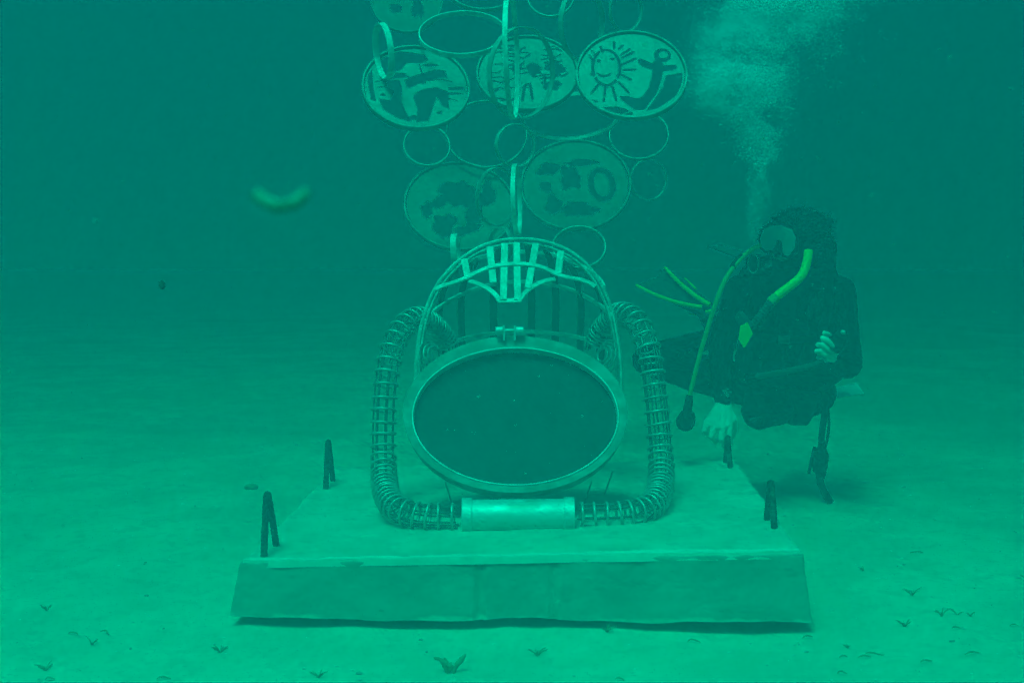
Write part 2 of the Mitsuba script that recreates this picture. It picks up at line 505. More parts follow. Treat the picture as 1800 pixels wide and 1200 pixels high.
def half_hoop(px_pts, y_side, y_mid, w=.022, up=None):
    """A half hoop behind the arch: through the given pixels, deepest in the middle."""
    px_pts = np.array(px_pts, float)
    x0, x1 = px_pts[0, 0], px_pts[-1, 0]
    Q = []
    for x, y in px_pts:
        u = 2 * (x - x0) / (x1 - x0) - 1
        Q.append(at(x, y, y_side + (y_mid - y_side) * math.sqrt(max(0, 1 - u * u))))
    Q = spline(Q, 70)
    c = Q.mean(0) - [0, .1, 0]
    return sweep(Q, bar(.012, w * .7), up=(Q - c) * [1, 1, 0])


hoops = [([(770, 500), (800, 472), (850, 451), (912, 443), (975, 449), (1030, 472), (1062, 505)], 5.14, 5.42),
         ([(744, 566), (775, 538), (835, 508), (912, 495), (990, 505), (1045, 530), (1078, 560)], 5.16, 5.52),
         ([(735, 640), (770, 610), (840, 590), (912, 583), (990, 588), (1060, 606), (1090, 636)], 5.16, 5.55),
         ([(735, 760), (770, 742), (840, 728), (912, 722), (990, 726), (1060, 740), (1090, 758)], 5.16, 5.55)]
for h in hoops:
    obj('back_hoop', half_hoop(*h), 'm_grille', hm)
for x in (775, 812, 868, 934, 976, 1020, 1058):
    u = (x - 912) / 180
    k = math.sqrt(1 - u * u)
    top = 640 - 215 * k
    Q = [at(912 + (x - 912) * .75, top + 6, 5.18 + .03 * k), at(912 + (x - 912) * .86, 443 + 60 * u * u + 6, 5.15 + .27 * k), at(x, 497 + 55 * u * u, 5.16 + .36 * k), at(x, 585 + 45 * u * u, 5.17 + .385 * k), at(x, 725 + 25 * u * u, 5.17 + .385 * k), at(x, 725 + 25 * u * u, 5.17 + .385 * k) * [1, 1, 0] + [0, 0, float(top_z(at(x, 725, 5.4)[0], 5.4)) - .004]]
    Q = spline(Q if 800 < x < 1040 else Q[:-1], 40)
    obj('back_rib', sweep(Q, bar(.006, .030), up=(Q - HOOD_C) * [1, 1, .3]), 'm_darkrod', hm)


# coiled side ports where the hoses enter
for (x, y, sg) in ((757, 628, 1), (1070, 626, -1)):
    c = at(x, y, 5.16)
    pt_ = key_of('side_port', hm)
    for k, (rp, off) in enumerate(((.062, 0.), (.050, .012), (.038, .022), (.026, .030))):
        obj('port_ring', placed(tube(np.c_[circ(rp, 30), np.zeros(30)], .0042, 7, closed=True), orient([sg * .72, -.60, .30]), c + np.array([sg * .8, -.5, .2]) * off), 'm_rod', pt_, smooth=True)

# the grille on the sloping front of the hood
def gy_(py):
    return 5.06 - (py - 425) / 112 * .19


def gat(px, py, off=0.0):
    return at(px, py, gy_(py) + .00001 * (px - 905) ** 2 * .35 - off)


def gstrip(pts, w, thick=.008, off=0.0, n=30, mat='m_grille', name='grille_bar'):
    Q = spline([gat(x, y, off) for x, y in pts], n) if len(pts) > 2 else np.linspace(gat(*pts[0], off), gat(*pts[1], off), 12)
    nrm = unit(np.array([0, -.70, .72]))
    return obj(name, sweep(Q, bar(thick, w * gy_(500) / F_PX), up=nrm), mat, hm)


for pts in ([(816, 456), (822, 486)], [(861, 434), (867, 497)], [(887, 428), (885, 527)], [(908, 427), (910, 527)], [(942, 428), (928, 507)], [(986, 442), (981, 480)]):
    gstrip(pts, 12.5, off=.004)
gstrip([(766, 509), (780, 502), (800, 496), (824, 486), (860, 470), (905, 464), (950, 469), (984, 484), (1000, 488), (1024, 493), (1046, 504)], 8.5, off=.012, n=60, name='grille_brow')
gstrip([(824, 494), (840, 499), (864, 512), (878, 530)], 9, off=.000, name='grille_funnel')
gstrip([(912, 530), (926, 512), (950, 497), (976, 491)], 9, off=.000, name='grille_funnel')
gstrip([(876, 529), (914, 528)], 9.5, off=-.002, name='grille_foot')


# coiled hoses
def hose(pts, name_label, dense):
    P = spline([at(*p) for p in pts], 420)
    s = np.r_[0, np.cumsum(np.linalg.norm(np.diff(P, axis=0), axis=1))]
    t, n, b = frames(P)
    R = .0445
    hs = key_of('hose', hm)
    labels[hs] = {'label': name_label}
    tor = tube(np.c_[circ(R, 28), np.zeros(28)], .0050, 7, closed=True)
    shape = ply(tor, 'm_rod', smooth=True)
    pos = 0.03
    total = s[-1]
    while pos < total - .01:
        i = int(np.searchsorted(s, pos))
        M = np.eye(4)
        jit = rng.normal(0, .05, 2)
        tt = unit(t[i] + jit[0] * n[i] + jit[1] * b[i])
        xx = unit(n[i] - (n[i] @ tt) * tt)
        M[:3, 0], M[:3, 1], M[:3, 2], M[:3, 3] = xx, np.cross(tt, xx), tt, P[i]
        obj('coil', {**shape, 'to_world': T(M.tolist())}, None, hs)
        f = pos / total
        pos += float(np.interp(f, dense[0], dense[1])) * (1 + rng.normal(0, .06))
    for k in range(7):
        a = k / 7 * 2 * np.pi + .3
        rr = R - .0066
        obj('rod', tube(P[::5] + rr * (np.cos(a) * n[::5] + np.sin(a) * b[::5]), .0030, 6), 'm_darkrod', hs)


dens = ([0, .10, .20, .30, .52, .60, .70, .80, .89, 1], [.018, .020, .040, .046, .048, .038, .027, .028, .038, .050])
hose([(790, 618, 5.42), (778, 592, 5.40), (758, 570, 5.34), (735, 560, 5.25), (705, 580, 5.13), (686, 625, 5.05), (677, 690, 5.0), (674, 755, 4.97), (674, 808, 4.93), (676, 848, 4.83), (684, 878, 4.69), (708, 899, 4.58), (752, 907, 4.55), (812, 908, 4.54)],
     'coiled wire hose on the left of the helmet', dens)
hose([(1046, 616, 5.42), (1055, 588, 5.40), (1074, 562, 5.34), (1095, 552, 5.25), (1122, 570, 5.13), (1141, 618, 5.05), (1151, 684, 5.0), (1158, 750, 4.97), (1162, 804, 4.93), (1162, 845, 4.83), (1154, 876, 4.69), (1130, 897, 4.58), (1084, 905, 4.55), (1010, 906, 4.54)],
     'coiled wire hose on the right of the helmet', dens)

# the pipe between the hoses
pa, pb = at(812, 908, 4.54), at(1010, 906, 4.54)
L = np.linalg.norm(pb - pa)
pd = unit(pb - pa)


def lathe_x(prof, k=40):
    """prof: (distance along, radius)"""
    return sweep(np.array([pa + pd * x for x, _ in prof]), circ(1, k), None, False, [r for _, r in prof])


pr = .0575
cw = .030
obj('pipe', lathe_x([(cw - .004, pr)] + [(x, pr) for x in np.linspace(cw, L - cw, 12)] + [(L - cw + .004, pr)]), 'm_steel', hm, label='fat steel pipe joining the two hoses in front')
for x0 in (0, L - cw - .006):
    obj('pipe_collar', lathe_x([(x0, pr + .003), (x0 + .002, pr + .006), (x0 + cw + .004, pr + .006), (x0 + cw + .006, pr + .003)]), 'm_steel', hm)
lp = trimesh.creation.box((.125, .030, .006))
lp.apply_translation(at(893, 878, 4.555))
obj('pipe_plate', lp, 'm_rust', hm)


# ------------------------------------------------------------------ the tower of rings
tw = thing('ring_tower', 'tower of welded steel rings and pictured discs rising like bubbles above the helmet', 'sculpture')


def pose(px, py, y, rw, rh, rot=0.0, sign=1):
    """centre, radius and normal of the circle that looks like an ellipse of half axes rw, rh pixels turned by rot degrees."""
    c = at(px, py, y)
    v = unit(CAM - c)
    right = unit(np.cross(-v, [0, 0, 1]))
    up = np.cross(right, -v)
    a = math.radians(rot)
    ax, ay = math.cos(a) * right + math.sin(a) * up, -math.sin(a) * right + math.cos(a) * up
    R = max(rw, rh) * y / F_PX
    k = min(rw, rh) / max(rw, rh)
    m = ay if rw >= rh else ax
    n = k * v + math.sqrt(max(0, 1 - k * k)) * sign * m
    return c, R, unit(n), np.stack([ax if rw >= rh else ay, m])


def ring_mesh(R, w, tk=.006, n=72):
    return sweep(np.c_[circ(R, n), np.zeros(n)], bar(w, tk, .001), up=np.array([0, 0, 1.]), closed=True)


def ring_at(px, py, y, rw, rh, rot=0, sign=1, w=.024, parent=None, name='ring', mat='m_steel'):
    mat = 'm_dull' if min(rw, rh) > 15 and not (rw, rh) == (75, 36) else 'm_grille'
    c, R, n, _ = pose(px, py, y, rw, rh, rot, sign)
    return obj(name, placed(ring_mesh(R, w), orient(n), c), mat, parent or tw)


def disc_at(px, py, y, rw, rh, drawing, rot=0, sign=1, label=None, mat='m_plate'):
    """A disc: rim, and a plate with the picture cut out of it. The drawing is given on the unit disc as seen in the photograph."""
    c, R, n, _ = pose(px, py, y, rw, rh, rot, sign)
    M = orient(n)
    d = key_of('disc', tw)
    obj('rim', placed(ring_mesh(R, .026, .008), M, c), 'm_rim', d)
    base = Polygon(circ(.965, 90))
    shp = base
    if drawing is not None:
        a = math.radians(-rot)
        cut = drawing.intersection(Polygon(circ(.93, 90))).buffer(0)
        shp = base.difference(cut)
    shp = shp.buffer(0).simplify(.003)
    pm = extrude(shp, .004 / R, -.002 / R)
    pm.vertices *= R
    obj('plate', placed(pm, M, c), mat, d, smooth=20, label=label)
    return d


def stroke(pts, w):
    return LineString(pts).buffer(w / 2, 6)


def blob(cx, cy, rx, ry, seed, n=48, rough=.42, rot=0):
    r = np.random.default_rng(seed)
    a = np.arange(n) / n * 2 * np.pi
    f = 1 + rough * sum(np.cos(a * k + r.uniform(0, 6.28)) * r.uniform(.2, .6) / k ** .5 for k in (2, 3, 4, 6, 9, 13))
    x, y = rx * f * np.cos(a), ry * f * np.sin(a)
    q = math.radians(rot)
    return Polygon(np.c_[cx + x * math.cos(q) - y * math.sin(q), cy + x * math.sin(q) + y * math.cos(q)]).buffer(0)


def zoomed(cx, cy, rx, ry):
    def f(*pts):
        return [((x - cx) / rx, (cy - y) / ry) for x, y in pts]
    return f


# the smiling sun and the dancing figure
q = zoomed(1157, 582, 420, 318)
face = Polygon(q(*[(965 + 105 * math.cos(t), 530 - 132 * math.sin(t)) for t in np.linspace(0, 2 * np.pi, 60)[:-1]]))
gaps = unary_union([stroke(q((965, 530), p), .03) for p in ((905, 350), (1120, 700), (820, 640))])
sun = face.buffer(.030).difference(face.buffer(-.030)).difference(gaps)
for p in [((1030, 340), (1028, 385)), ((925, 375), (935, 410)), ((1065, 390), (1095, 366)), ((1088, 432), (1148, 393)), ((1092, 458), (1176, 414)), ((1078, 512), (1190, 464)), ((1098, 548), (1186, 546)), ((1082, 584), (1150, 620)), ((1058, 640), (1132, 716)),
          ((1008, 672), (1036, 770)), ((956, 672), (940, 776)), ((902, 655), (848, 722)), ((868, 568), (848, 580)), ((862, 480), (838, 440)), ((880, 440), (858, 408))]:
    sun = sun.union(stroke(q(*p), .052))
sun = sun.union(Point(*q((1015, 466))[0]).buffer(.04)).union(Point(*q((908, 480))[0]).buffer(.042)).union(Polygon(q((885, 566), (920, 580), (960, 584), (1008, 566), (990, 592), (950, 604), (910, 596))))
fig = unary_union([Polygon(q(*[(1400 + 66 * math.cos(t), 440 - 52 * math.sin(t)) for t in np.linspace(0, 2 * np.pi, 30)[:-1]])).difference(Polygon(q(*[(1408 + 36 * math.cos(t), 436 - 26 * math.sin(t)) for t in np.linspace(0, 2 * np.pi, 20)[:-1]]))),
                   Polygon(q((1205, 480), (1225, 460), (1320, 500), (1345, 470), (1390, 480), (1410, 515), (1500, 510), (1508, 535), (1470, 555), (1400, 560), (1385, 620), (1345, 720), (1240, 846), (1185, 850), (1075, 770), (1062, 742), (1120, 738), (1180, 756), (1230, 750), (1285, 680), (1310, 600), (1320, 550), (1230, 520)))])
hill = unary_union([Polygon(q((1420, 590), (1545, 570), (1545, 640), (1490, 740), (1350, 830), (1260, 846), (1330, 760), (1390, 680))), Polygon(q((925, 822), (1030, 814), (1100, 830), (1160, 862), (1140, 900), (1060, 890), (1000, 870))), Polygon(q((835, 760), (900, 775), (890, 790), (850, 780)))])
sun_fig = unary_union([sun, fig, hill])

q = zoomed(585, 690, 405, 305)
beast = unary_union([
    Polygon(q((500, 640), (560, 610), (650, 580), (760, 555), (825, 565), (800, 610), (700, 640), (640, 650), (560, 690), (520, 700))),
    Polygon(q((290, 500), (330, 430), (450, 415), (560, 425), (660, 440), (690, 480), (640, 505), (520, 510), (480, 560), (350, 600), (310, 590))),
    Polygon(q((380, 640), (460, 640), (480, 690), (470, 800), (500, 870), (540, 950), (430, 920), (330, 860), (300, 780), (380, 790), (420, 720), (360, 690))),
    Polygon(q((560, 760), (600, 720), (660, 700), (740, 690), (830, 720), (830, 850), (780, 830), (740, 760), (700, 860), (670, 940), (570, 950), (590, 860))),
    Polygon(q((830, 690), (950, 680), (960, 705), (840, 712))), Polygon(q((215, 620), (255, 560), (262, 700), (280, 800), (240, 790))),
    stroke(q((360, 660), (400, 625), (500, 612), (620, 625), (720, 618)), .03), stroke(q((620, 520), (640, 590)), .03), stroke(q((640, 770), (620, 740), (660, 720)), .03)] + [blob(bx_, by_, .05 + .05 * (k_ % 3), .035 + .02 * (k_ % 2), 90 + k_) for k_, (bx_, by_) in enumerate([(-.62, -.2), (-.5, -.42), (.3, .55), (.55, .3), (.1, .12), (-.28, .28), (.42, -.62), (-.1, -.75), (.7, -.15), (.02, .72)])] + [stroke([(x_, y_), (x_ + .2, y_ + .04), (x_ + .42, y_ - .02)], .022) for x_, y_ in ((.2, .25), (.28, .16), (-.75, .12), (-.72, -.02), (.35, -.3), (-.3, .62))])

r_ = np.random.default_rng(5)
scrib = []
for k in range(34):
    y = r_.uniform(-.78, .8)
    x = r_.uniform(-.8, .55)
    ln = r_.uniform(.2, .55)
    scrib.append(stroke([(x, y), (x + ln * .35, y + r_.uniform(-.05, .05)), (x + ln * .7, y + r_.uniform(-.08, .08)), (x + ln, y + r_.uniform(-.04, .1))], r_.uniform(.025, .055)))
scrib += [blob(.12, .10, .12, .2, 3), blob(-.22, .12, .09, .12, 4), blob(.55, .15, .22, .16, 8), blob(.5, -.35, .16, .12, 9), stroke([(-.1, -.75), (-.05, -.35), (.05, -.3), (.1, -.72)], .06), stroke([(.34, -.05), (.36, -.45)], .05)]
scribble = unary_union(scrib)
soft1 = unary_union([blob(.05, .25, .42, .3, 12), blob(-.35, .1, .25, .12, 13, rot=30), blob(-.3, -.45, .2, .28, 14), blob(.25, -.15, .16, .3, 15), blob(.1, -.55, .3, .1, 16, rot=20), blob(-.6, -.1, .1, .2, 17), blob(.55, .3, .14, .24, 18)])
rr_ = Polygon(ellipse(.2, .33)).buffer(0)
loop = rr_.buffer(.06).difference(rr_.buffer(-.06))
from shapely import affinity
soft2 = unary_union([affinity.translate(affinity.rotate(loop, 8), .48, 0), blob(-.1, .15, .2, .26, 22), blob(-.5, .35, .22, .14, 23), blob(-.55, -.05, .12, .12, 24), blob(.05, -.55, .34, .16, 25), blob(-.4, -.45, .16, .2, 26), blob(.1, .5, .3, .08, 27)])
faint = unary_union([blob(.1, .1, .3, .2, 32), blob(-.3, -.3, .2, .12, 33), blob(.3, -.3, .15, .3, 34)])

disc_at(731, 154, 5.35, 92, 69, beast, rot=-4, label='disc with an animal picture cut out')
disc_at(1110, 132, 5.35, 95, 73, sun_fig, rot=-4, label='disc with a smiling sun and a dancing figure')
disc_at(927, 129, 5.75, 87, 62, scribble, rot=0, label='disc with scribbled lines behind the near ring')
disc_at(808, 362, 6.7, 96, 75, soft1, rot=-6, label='lower left disc with a blurred picture', mat='m_plate_worn')
disc_at(1012, 325, 7.2, 95, 77, soft2, rot=0, label='lower right disc with an oval loop cut out', mat='m_plate_worn')
disc_at(715, -2, 6.6, 62, 56, faint, rot=0, label='topmost disc at the left', mat='m_plate_worn')

for a in [(813, 60, 5.45, 75, 36, 2, 1, .022), (855, 236, 6.9, 70, 57, 0, 1, .02), (1005, 206, 6.7, 85, 38, 5, -1, .02), (1123, 238, 6.9, 51, 41, 0, 1, .02), (906, 256, 5.4, 33, 37, 0, 1, .022), (1140, 316, 7.3, 31, 35, 0, 1, .018),
          (750, 257, 5.9, 40, 34, -8, 1, .02), (917, 129, 5.2, 55, 78, -3, 1, .024), (908, 351, 5.15, 6, 61, 2, 1, .018), (899, 98, 5.0, 10, 108, 2, 1, .019), (674, 90, 5.3, 13, 47, 6, -1, .024), (1023, 42, 5.6, 36, 62, 0, 1, .024),
          (1100, 18, 6.1, 27, 37, 0, 1, .018), (873, 346, 5.75, 34, 50, -3, 1, .02), (1018, 436, 5.45, 46, 36, 0, 1, .024), (801, 440, 5.3, 4, 28, 4, 1, .024), (880, 430, 5.4, 19, 30, 0, -1, .022), (850, -20, 5.7, 62, 36, 0, 1, .02), (968, -6, 6.0, 40, 34, 0, 1, .02)]:
    ring_at(*a)
# ------------------------------------------------------------------ the diver
exec_diver = True
PY = 5.86


def J(px, py, y, r):
    return (at(px, py, y), r)


pelvis, belly, chest, up_chest = J(1395, 690, 6.14, .135), J(1390, 625, 6.06, .15), J(1388, 560, 5.99, .165), J(1390, 506, 5.95, .12)
shR, shL = J(1302, 512, 5.93, .072), J(1474, 512, 5.95, .074)
elR, elL = J(1266, 615, 5.86, .054), J(1490, 640, 5.84, .062)
wrR, wrL = J(1272, 702, 5.765, .039), J(1470, 628, 5.66, .036)
neck, headb = J(1392, 465, 5.93, .065), J(1398, 418, 5.90, .10)
headf = J(1378, 428, 5.84, .075)
hipR, hipL = J(1345, 685, 6.12, .10), J(1432, 690, 6.12, .10)
knR, knL = J(1138, 632, 6.25, .072), J(1336, 722, 5.84, .082)
anR, anL = J(1262, 590, 6.75, .045), J(1352, 640, 6.42, .05)
ftR, ftL = J(1240, 552, 6.85, .04), J(1330, 520, 6.6, .045)
midR = ((pelvis[0] * 0 + (hipR[0] + knR[0]) / 2), .092)
bones = [hull(pelvis, belly), hull(belly, chest), hull(chest, up_chest), hull(up_chest, shR), hull(up_chest, shL), hull(chest, shR), hull(chest, shL), hull(up_chest, neck), hull(neck, headb), hull(headb, headf), hull(shR, elR), hull(elR, wrR), hull(shL, elL), hull(elL, wrL),
         hull(pelvis, hipR), hull(pelvis, hipL), hull(hipR, midR), hull(midR, knR), hull(knR, anR), hull(anR, ftR), hull(hipL, knL), hull(knL, anL), hull(anL, ftL)]


# hands: palms and fingers are part of the body
def chain(*js):
    return [hull(js[i], js[i + 1]) for i in range(len(js) - 1)]


hand = []
# right hand, grips the loop at the far right corner; palm faces away, fingers hang and curl
w0 = wrR[0]
kn = [at(1243, 742, 5.715), at(1256, 749, 5.700), at(1270, 751, 5.700), at(1282, 746, 5.712)]
for k in kn:
    hand.append(hull((w0 + [0, 0, -.015], .028), (k, .0145)))
hand.append(hull((kn[0], .0145), (kn[1], .0145), (kn[2], .0145), (kn[3], .014), (w0 + [0, 0, -.03], .026)))
tips = [[(1238, 757, 5.70), (1246, 766, 5.735), (1254, 762, 5.765)], [(1250, 767, 5.685), (1257, 777, 5.725), (1264, 771, 5.76)], [(1268, 772, 5.685), (1273, 784, 5.72), (1278, 778, 5.765)], [(1282, 766, 5.70), (1285, 778, 5.735), (1287, 772, 5.77)]]
for k, tp in zip(kn, tips):
    a, b, c = (at(*p) for p in tp)
    hand += chain((k, .0135), (a, .0115), (b, .0105), (c, .0085))
hand += chain((w0 + [.012, -.01, -.025], .02), (at(1290, 738, 5.74), .0135), (at(1293, 757, 5.765), .0105), (at(1288, 768, 5.79), .009))
# left hand, curled round the gauge in front of the belly
w1 = wrL[0]
kn2 = [at(1452, 600, 5.60), at(1446, 609, 5.59), at(1443, 618, 5.59), at(1444, 627, 5.60)]
for k in kn2:
    hand.append(hull((w1, .026), (k, .0135)))
hand.append(hull(*[(k, .0135) for k in kn2], (w1 + [-.01, 0, 0], .024)))
tp2 = [[(1446, 594, 5.55), (1455, 598, 5.525), (1464, 608, 5.53)], [(1438, 606, 5.55), (1445, 606, 5.525), (1455, 614, 5.53)], [(1436, 617, 5.55), (1442, 617, 5.53), (1450, 624, 5.535)], [(1439, 628, 5.565), (1444, 629, 5.55), (1450, 634, 5.555)]]
for k, tp in zip(kn2, tp2):
    a, b, c = (at(*p) for p in tp)
    hand += chain((k, .0125), (a, .011), (b, .0105), (c, .0085))
hand += chain((w1 + [0, 0, .015], .018), (at(1462, 596, 5.60), .0125), (at(1456, 588, 5.57), .0105), (at(1449, 585, 5.55), .0085))

body = m3.Manifold.batch_boolean(bones, m3.OpType.Add).refine_to_length(.03)
bm = mani(body)
bm.merge_vertices()
trimesh.smoothing.filter_taubin(bm, lamb=.5, nu=.52, iterations=12)
hands = m3.Manifold.batch_boolean(hand, m3.OpType.Add).refine_to_length(.006)
hmsh = mani(hands)
hmsh.merge_vertices()
trimesh.smoothing.filter_taubin(hmsh, lamb=.5, nu=.52, iterations=6)
# wrinkles of the neoprene
bm.vertices += bm.vertex_normals * ((meshkit.fbm(bm.vertices * np.array([16, 16, 26]), 3, 4) - .5) * .016)[:, None]
full = join([bm, hmsh])
nb = len(bm.vertices)
col = np.tile([.006, .007, .009], (len(full.vertices), 1))
skin = np.array([.86, .78, .64])
col[nb:] = skin
fv = full.vertices
# bare lower face
fdir = unit(np.array([-.55, -.82, -.12]))
hc = headf[0]
rel = fv - hc
fm = (np.linalg.norm(rel, axis=1) < .11) & ((rel @ fdir) > .02) & (rel[:, 2] < .02) & (rel[:, 2] > -.07) & (np.arange(len(fv)) < nb)
col[fm] = skin * .55
dv = key_of('person')
scene[dv] = ply(full, 'm_suit', smooth=True, color=col)
labels[dv] = {'label': 'diver in black wetsuit leaning over the plinth corner, bare hand gripping a steel loop', 'category': 'person'}

# hood and floating hair
hair = []
hcen = headb[0]
for k in range(700):
    d = unit(rng.normal(0, 1, 3) * [1, .8, .7] + [.25, .2, .7])
    a = hcen + d * .10
    b_ = hcen + d * .125 + [rng.normal(.012, .012), .01, .004]
    c_ = b_ + d * .006 + rng.normal(0, .013, 3) + [.018, 0, -.004]
    hair.append(tube(spline([a, b_, c_], 6), np.linspace(.0035, .0006, 6), 4))
obj('hair', join(hair), 'm_hair', dv, smooth=True, label='dark hair floating above the mask', kind='stuff')
hood = mani(hull((hcen, .112), (neck[0] + [0, .02, 0], .085), (hcen + [.03, .05, -.02], .11)).refine_to_length(.03))
hood.vertices += unit(hood.vertices - hcen) * ((meshkit.fbm(hood.vertices * 18, 3, 2) - .5) * .02)[:, None]
obj('wetsuit_hood', hood, 'm_black', dv, smooth=True)

# mask
mc = at(1367, 424, 5.755)
Mm = orient(unit(np.array([-.42, -.90, -.05])))
ml = [(-.072, .012), (-.060, .045), (-.030, .062), (.015, .064), (.058, .048), (.074, .015), (.068, -.030), (.045, -.058), (.028, -.052), (.016, -.012), (.004, .012), (-.008, -.010), (-.022, -.034), (-.050, -.036), (-.068, -.018)]
lens = Polygon(ml).buffer(.006, 6).buffer(-.003)
mk = obj('mask', placed(extrude(lens.buffer(.012, 6), .045, -.045), Mm, mc), 'm_black', dv)
obj('lens', placed(extrude(lens, .004, .0), Mm, mc), 'm_glass', mk, smooth=20, label='pale glass of the mask')
nose = mani(hull((mc + Mm[:3, :3] @ [.006, -.005, .0], .012), (mc + Mm[:3, :3] @ [.004, -.045, .012], .02)))
obj('nose_pocket', nose, 'm_black', mk, smooth=True)
st = sweep(spline([mc + Mm[:3, :3] @ [.08, .01, -.03], hcen + [.10, -.06, .02], hcen + [.125, .03, .03]], 20), bar(.005, .03), up=unit([1, -.4, .1]))
obj('strap', st, 'm_webbing', mk)

# regulator second stage with its purge cover
rc = at(1327, 462, 5.70)
Mr = orient(unit(np.array([-.45, -.88, -.1])))
rg = obj('regulator', placed(trimesh.creation.cylinder(.036, .045, sections=30), Mr, rc), 'm_black', dv)
obj('cover_ring', placed(sweep(np.c_[circ(.030, 30) * [.75, 1.3], np.full(30, .0235)], circ(.0022, 7), up=np.array([0, 0, 1.]), closed=True), Mr, rc), 'm_rod', rg)
obj('exhaust_tee', mani(hull((rc + [-.01, .02, -.02], .02), (rc + [.06, .03, -.04], .016), (rc + [-.03, .03, -.035], .016))), 'm_black', rg, smooth=True)
obj('mouthpiece', mani(hull((rc + [.02, .03, 0], .018), (at(1352, 452, 5.78), .016))), 'm_black', rg, smooth=True)

# yellow hose and hanging spare regulator
yh = spline([at(1336, 432, 5.72), at(1312, 446, 5.66), at(1282, 480, 5.62), at(1260, 527, 5.60), at(1244, 577, 5.60), at(1229, 628, 5.60), at(1218, 672, 5.60), at(1212, 697, 5.60)], 70)
yk = obj('yellow_hose', tube(yh, .0098, 12), 'm_yellow_dull', dv, smooth=True, label='thin yellow hose hanging down to the spare regulator')
obj('ferrule', tube(spline([at(1305, 450, 5.655), at(1296, 459, 5.645), at(1288, 470, 5.63)], 8), .0135, 12), 'm_black', yk, smooth=True)
ok_ = at(1205, 741, 5.60)
oc = obj('spare_regulator', mani(hull((ok_, .040), (ok_ + [0, .025, 0], .036), (ok_ + [.006, 0, .02], .034))), 'm_black', dv, smooth=True, label='round black spare regulator at the end of the yellow hose')
obj('hose_sleeve', tube([at(1212, 694, 5.60), at(1211, 705, 5.60), at(1208, 722, 5.60), at(1206, 735, 5.60)], np.array([.012, .017, .019, .026]), 14), 'm_black', oc, smooth=True)
obj('purge_cover', placed(trimesh.creation.cylinder(.027, .012, sections=28), orient([-.1, -1, .05]), ok_ + [0, -.038, 0]), 'm_webbing', oc)

# snorkel: yellow upper tube, black corrugated lower half, mouthpiece
sk = obj('snorkel', tube(spline([at(1421, 441, 5.66), at(1418, 462, 5.64), at(1409, 484, 5.62), at(1390, 502, 5.60), at(1370, 517, 5.59), at(1357, 530, 5.58)], 40), .0185, 14), 'm_yellow', dv, smooth=True, label='bright yellow snorkel tube across the chest')
cp = spline([at(1359, 529, 5.58), at(1345, 545, 5.575), at(1332, 562, 5.575), at(1318, 574, 5.58)], 50)
obj('corrugated_end', tube(cp, .0185 * (1 + .10 * np.sin(np.arange(50) * 1.5)), 14), 'm_grey_rubber', sk, smooth=True)
obj('cuff', tube(spline([at(1364, 522, 5.583), at(1360, 526, 5.58), at(1354, 532, 5.58)], 6), .0205, 14), 'm_yellow_dull', sk, smooth=True)
obj('mouthpiece', mani(hull((at(1318, 574, 5.58), .018), (at(1302, 552, 5.575), .014), (at(1296, 558, 5.58), .012))), 'm_grey_rubber', sk, smooth=True)
# yellow tag
tgp = [at(1313, 568, 5.57), at(1321, 586, 5.57), at(1307, 609, 5.57), at(1299, 596, 5.57), at(1302, 574, 5.57)]
c = np.mean(tgp, axis=0)
tag_poly = Polygon([(p[0] - c[0], p[2] - c[2]) for p in tgp]).buffer(.003)
Mt = np.eye(4)
Mt[:3, 0], Mt[:3, 1], Mt[:3, 2] = [1, 0, 0], [0, 0, 1], [0, -1, 0]
obj('yellow_whistle', placed(extrude(tag_poly, .016), Mt, c), 'm_yellow', dv, label='small bright yellow whistle on the chest')

# buoyancy vest
vest = m3.Manifold.batch_boolean([hull((at(1340, 540, 5.90), .085), (at(1330, 640, 5.96), .095), (at(1365, 660, 5.98), .09)), hull((at(1440, 540, 5.90), .085), (at(1446, 645, 5.96), .10), (at(1412, 665, 5.98), .09)),
                                  hull((at(1318, 485, 5.93), .05), (at(1335, 560, 5.86), .06)), hull((at(1452, 485, 5.93), .055), (at(1440, 560, 5.86), .06)), hull((at(1345, 655, 5.93), .06), (at(1440, 660, 5.93), .06))], m3.OpType.Add).refine_to_length(.03)
vm = mani(vest)
vm.merge_vertices()
trimesh.smoothing.filter_taubin(vm, lamb=.5, nu=.52, iterations=8)
vm.vertices += vm.vertex_normals * ((meshkit.fbm(vm.vertices * 14, 3, 8) - .5) * .025)[:, None]
vs = obj('buoyancy_vest', vm, 'm_black', dv, smooth=True)
for xs in ([(1328, 478), (1330, 520), (1342, 575)], [(1458, 478), (1456, 520), (1446, 580)]):
    Q = spline([at(x, y, 5.80) for x, y in xs], 20)
    obj('shoulder_strap', sweep(Q, bar(.006, .045), up=np.array([0, -1., .2])), 'm_webbing', vs)
Q = spline([at(1340, 590, 5.77), at(1390, 598, 5.745), at(1436, 592, 5.77)], 20)
obj('chest_strap', sweep(Q, bar(.005, .03), up=np.array([0, -1., .1])), 'm_webbing', vs)
obj('buckle', placed(trimesh.creation.box((.05, .035, .014)), orient([0, -1, .1]), at(1378, 597, 5.74)), 'm_grey_rubber', vs)
# cargo pocket that bulges below
pk = mani(hull((at(1398, 700, 5.90), .05), (at(1390, 738, 5.90), .022), (at(1416, 738, 5.90), .022), (at(1425, 700, 5.92), .05)).refine_to_length(.02))
pk.vertices += unit(pk.vertices - pk.vertices.mean(0)) * ((meshkit.fbm(pk.vertices * 30, 2, 8) - .5) * .012)[:, None]
obj('pocket', pk, 'm_webbing', vs, smooth=True)

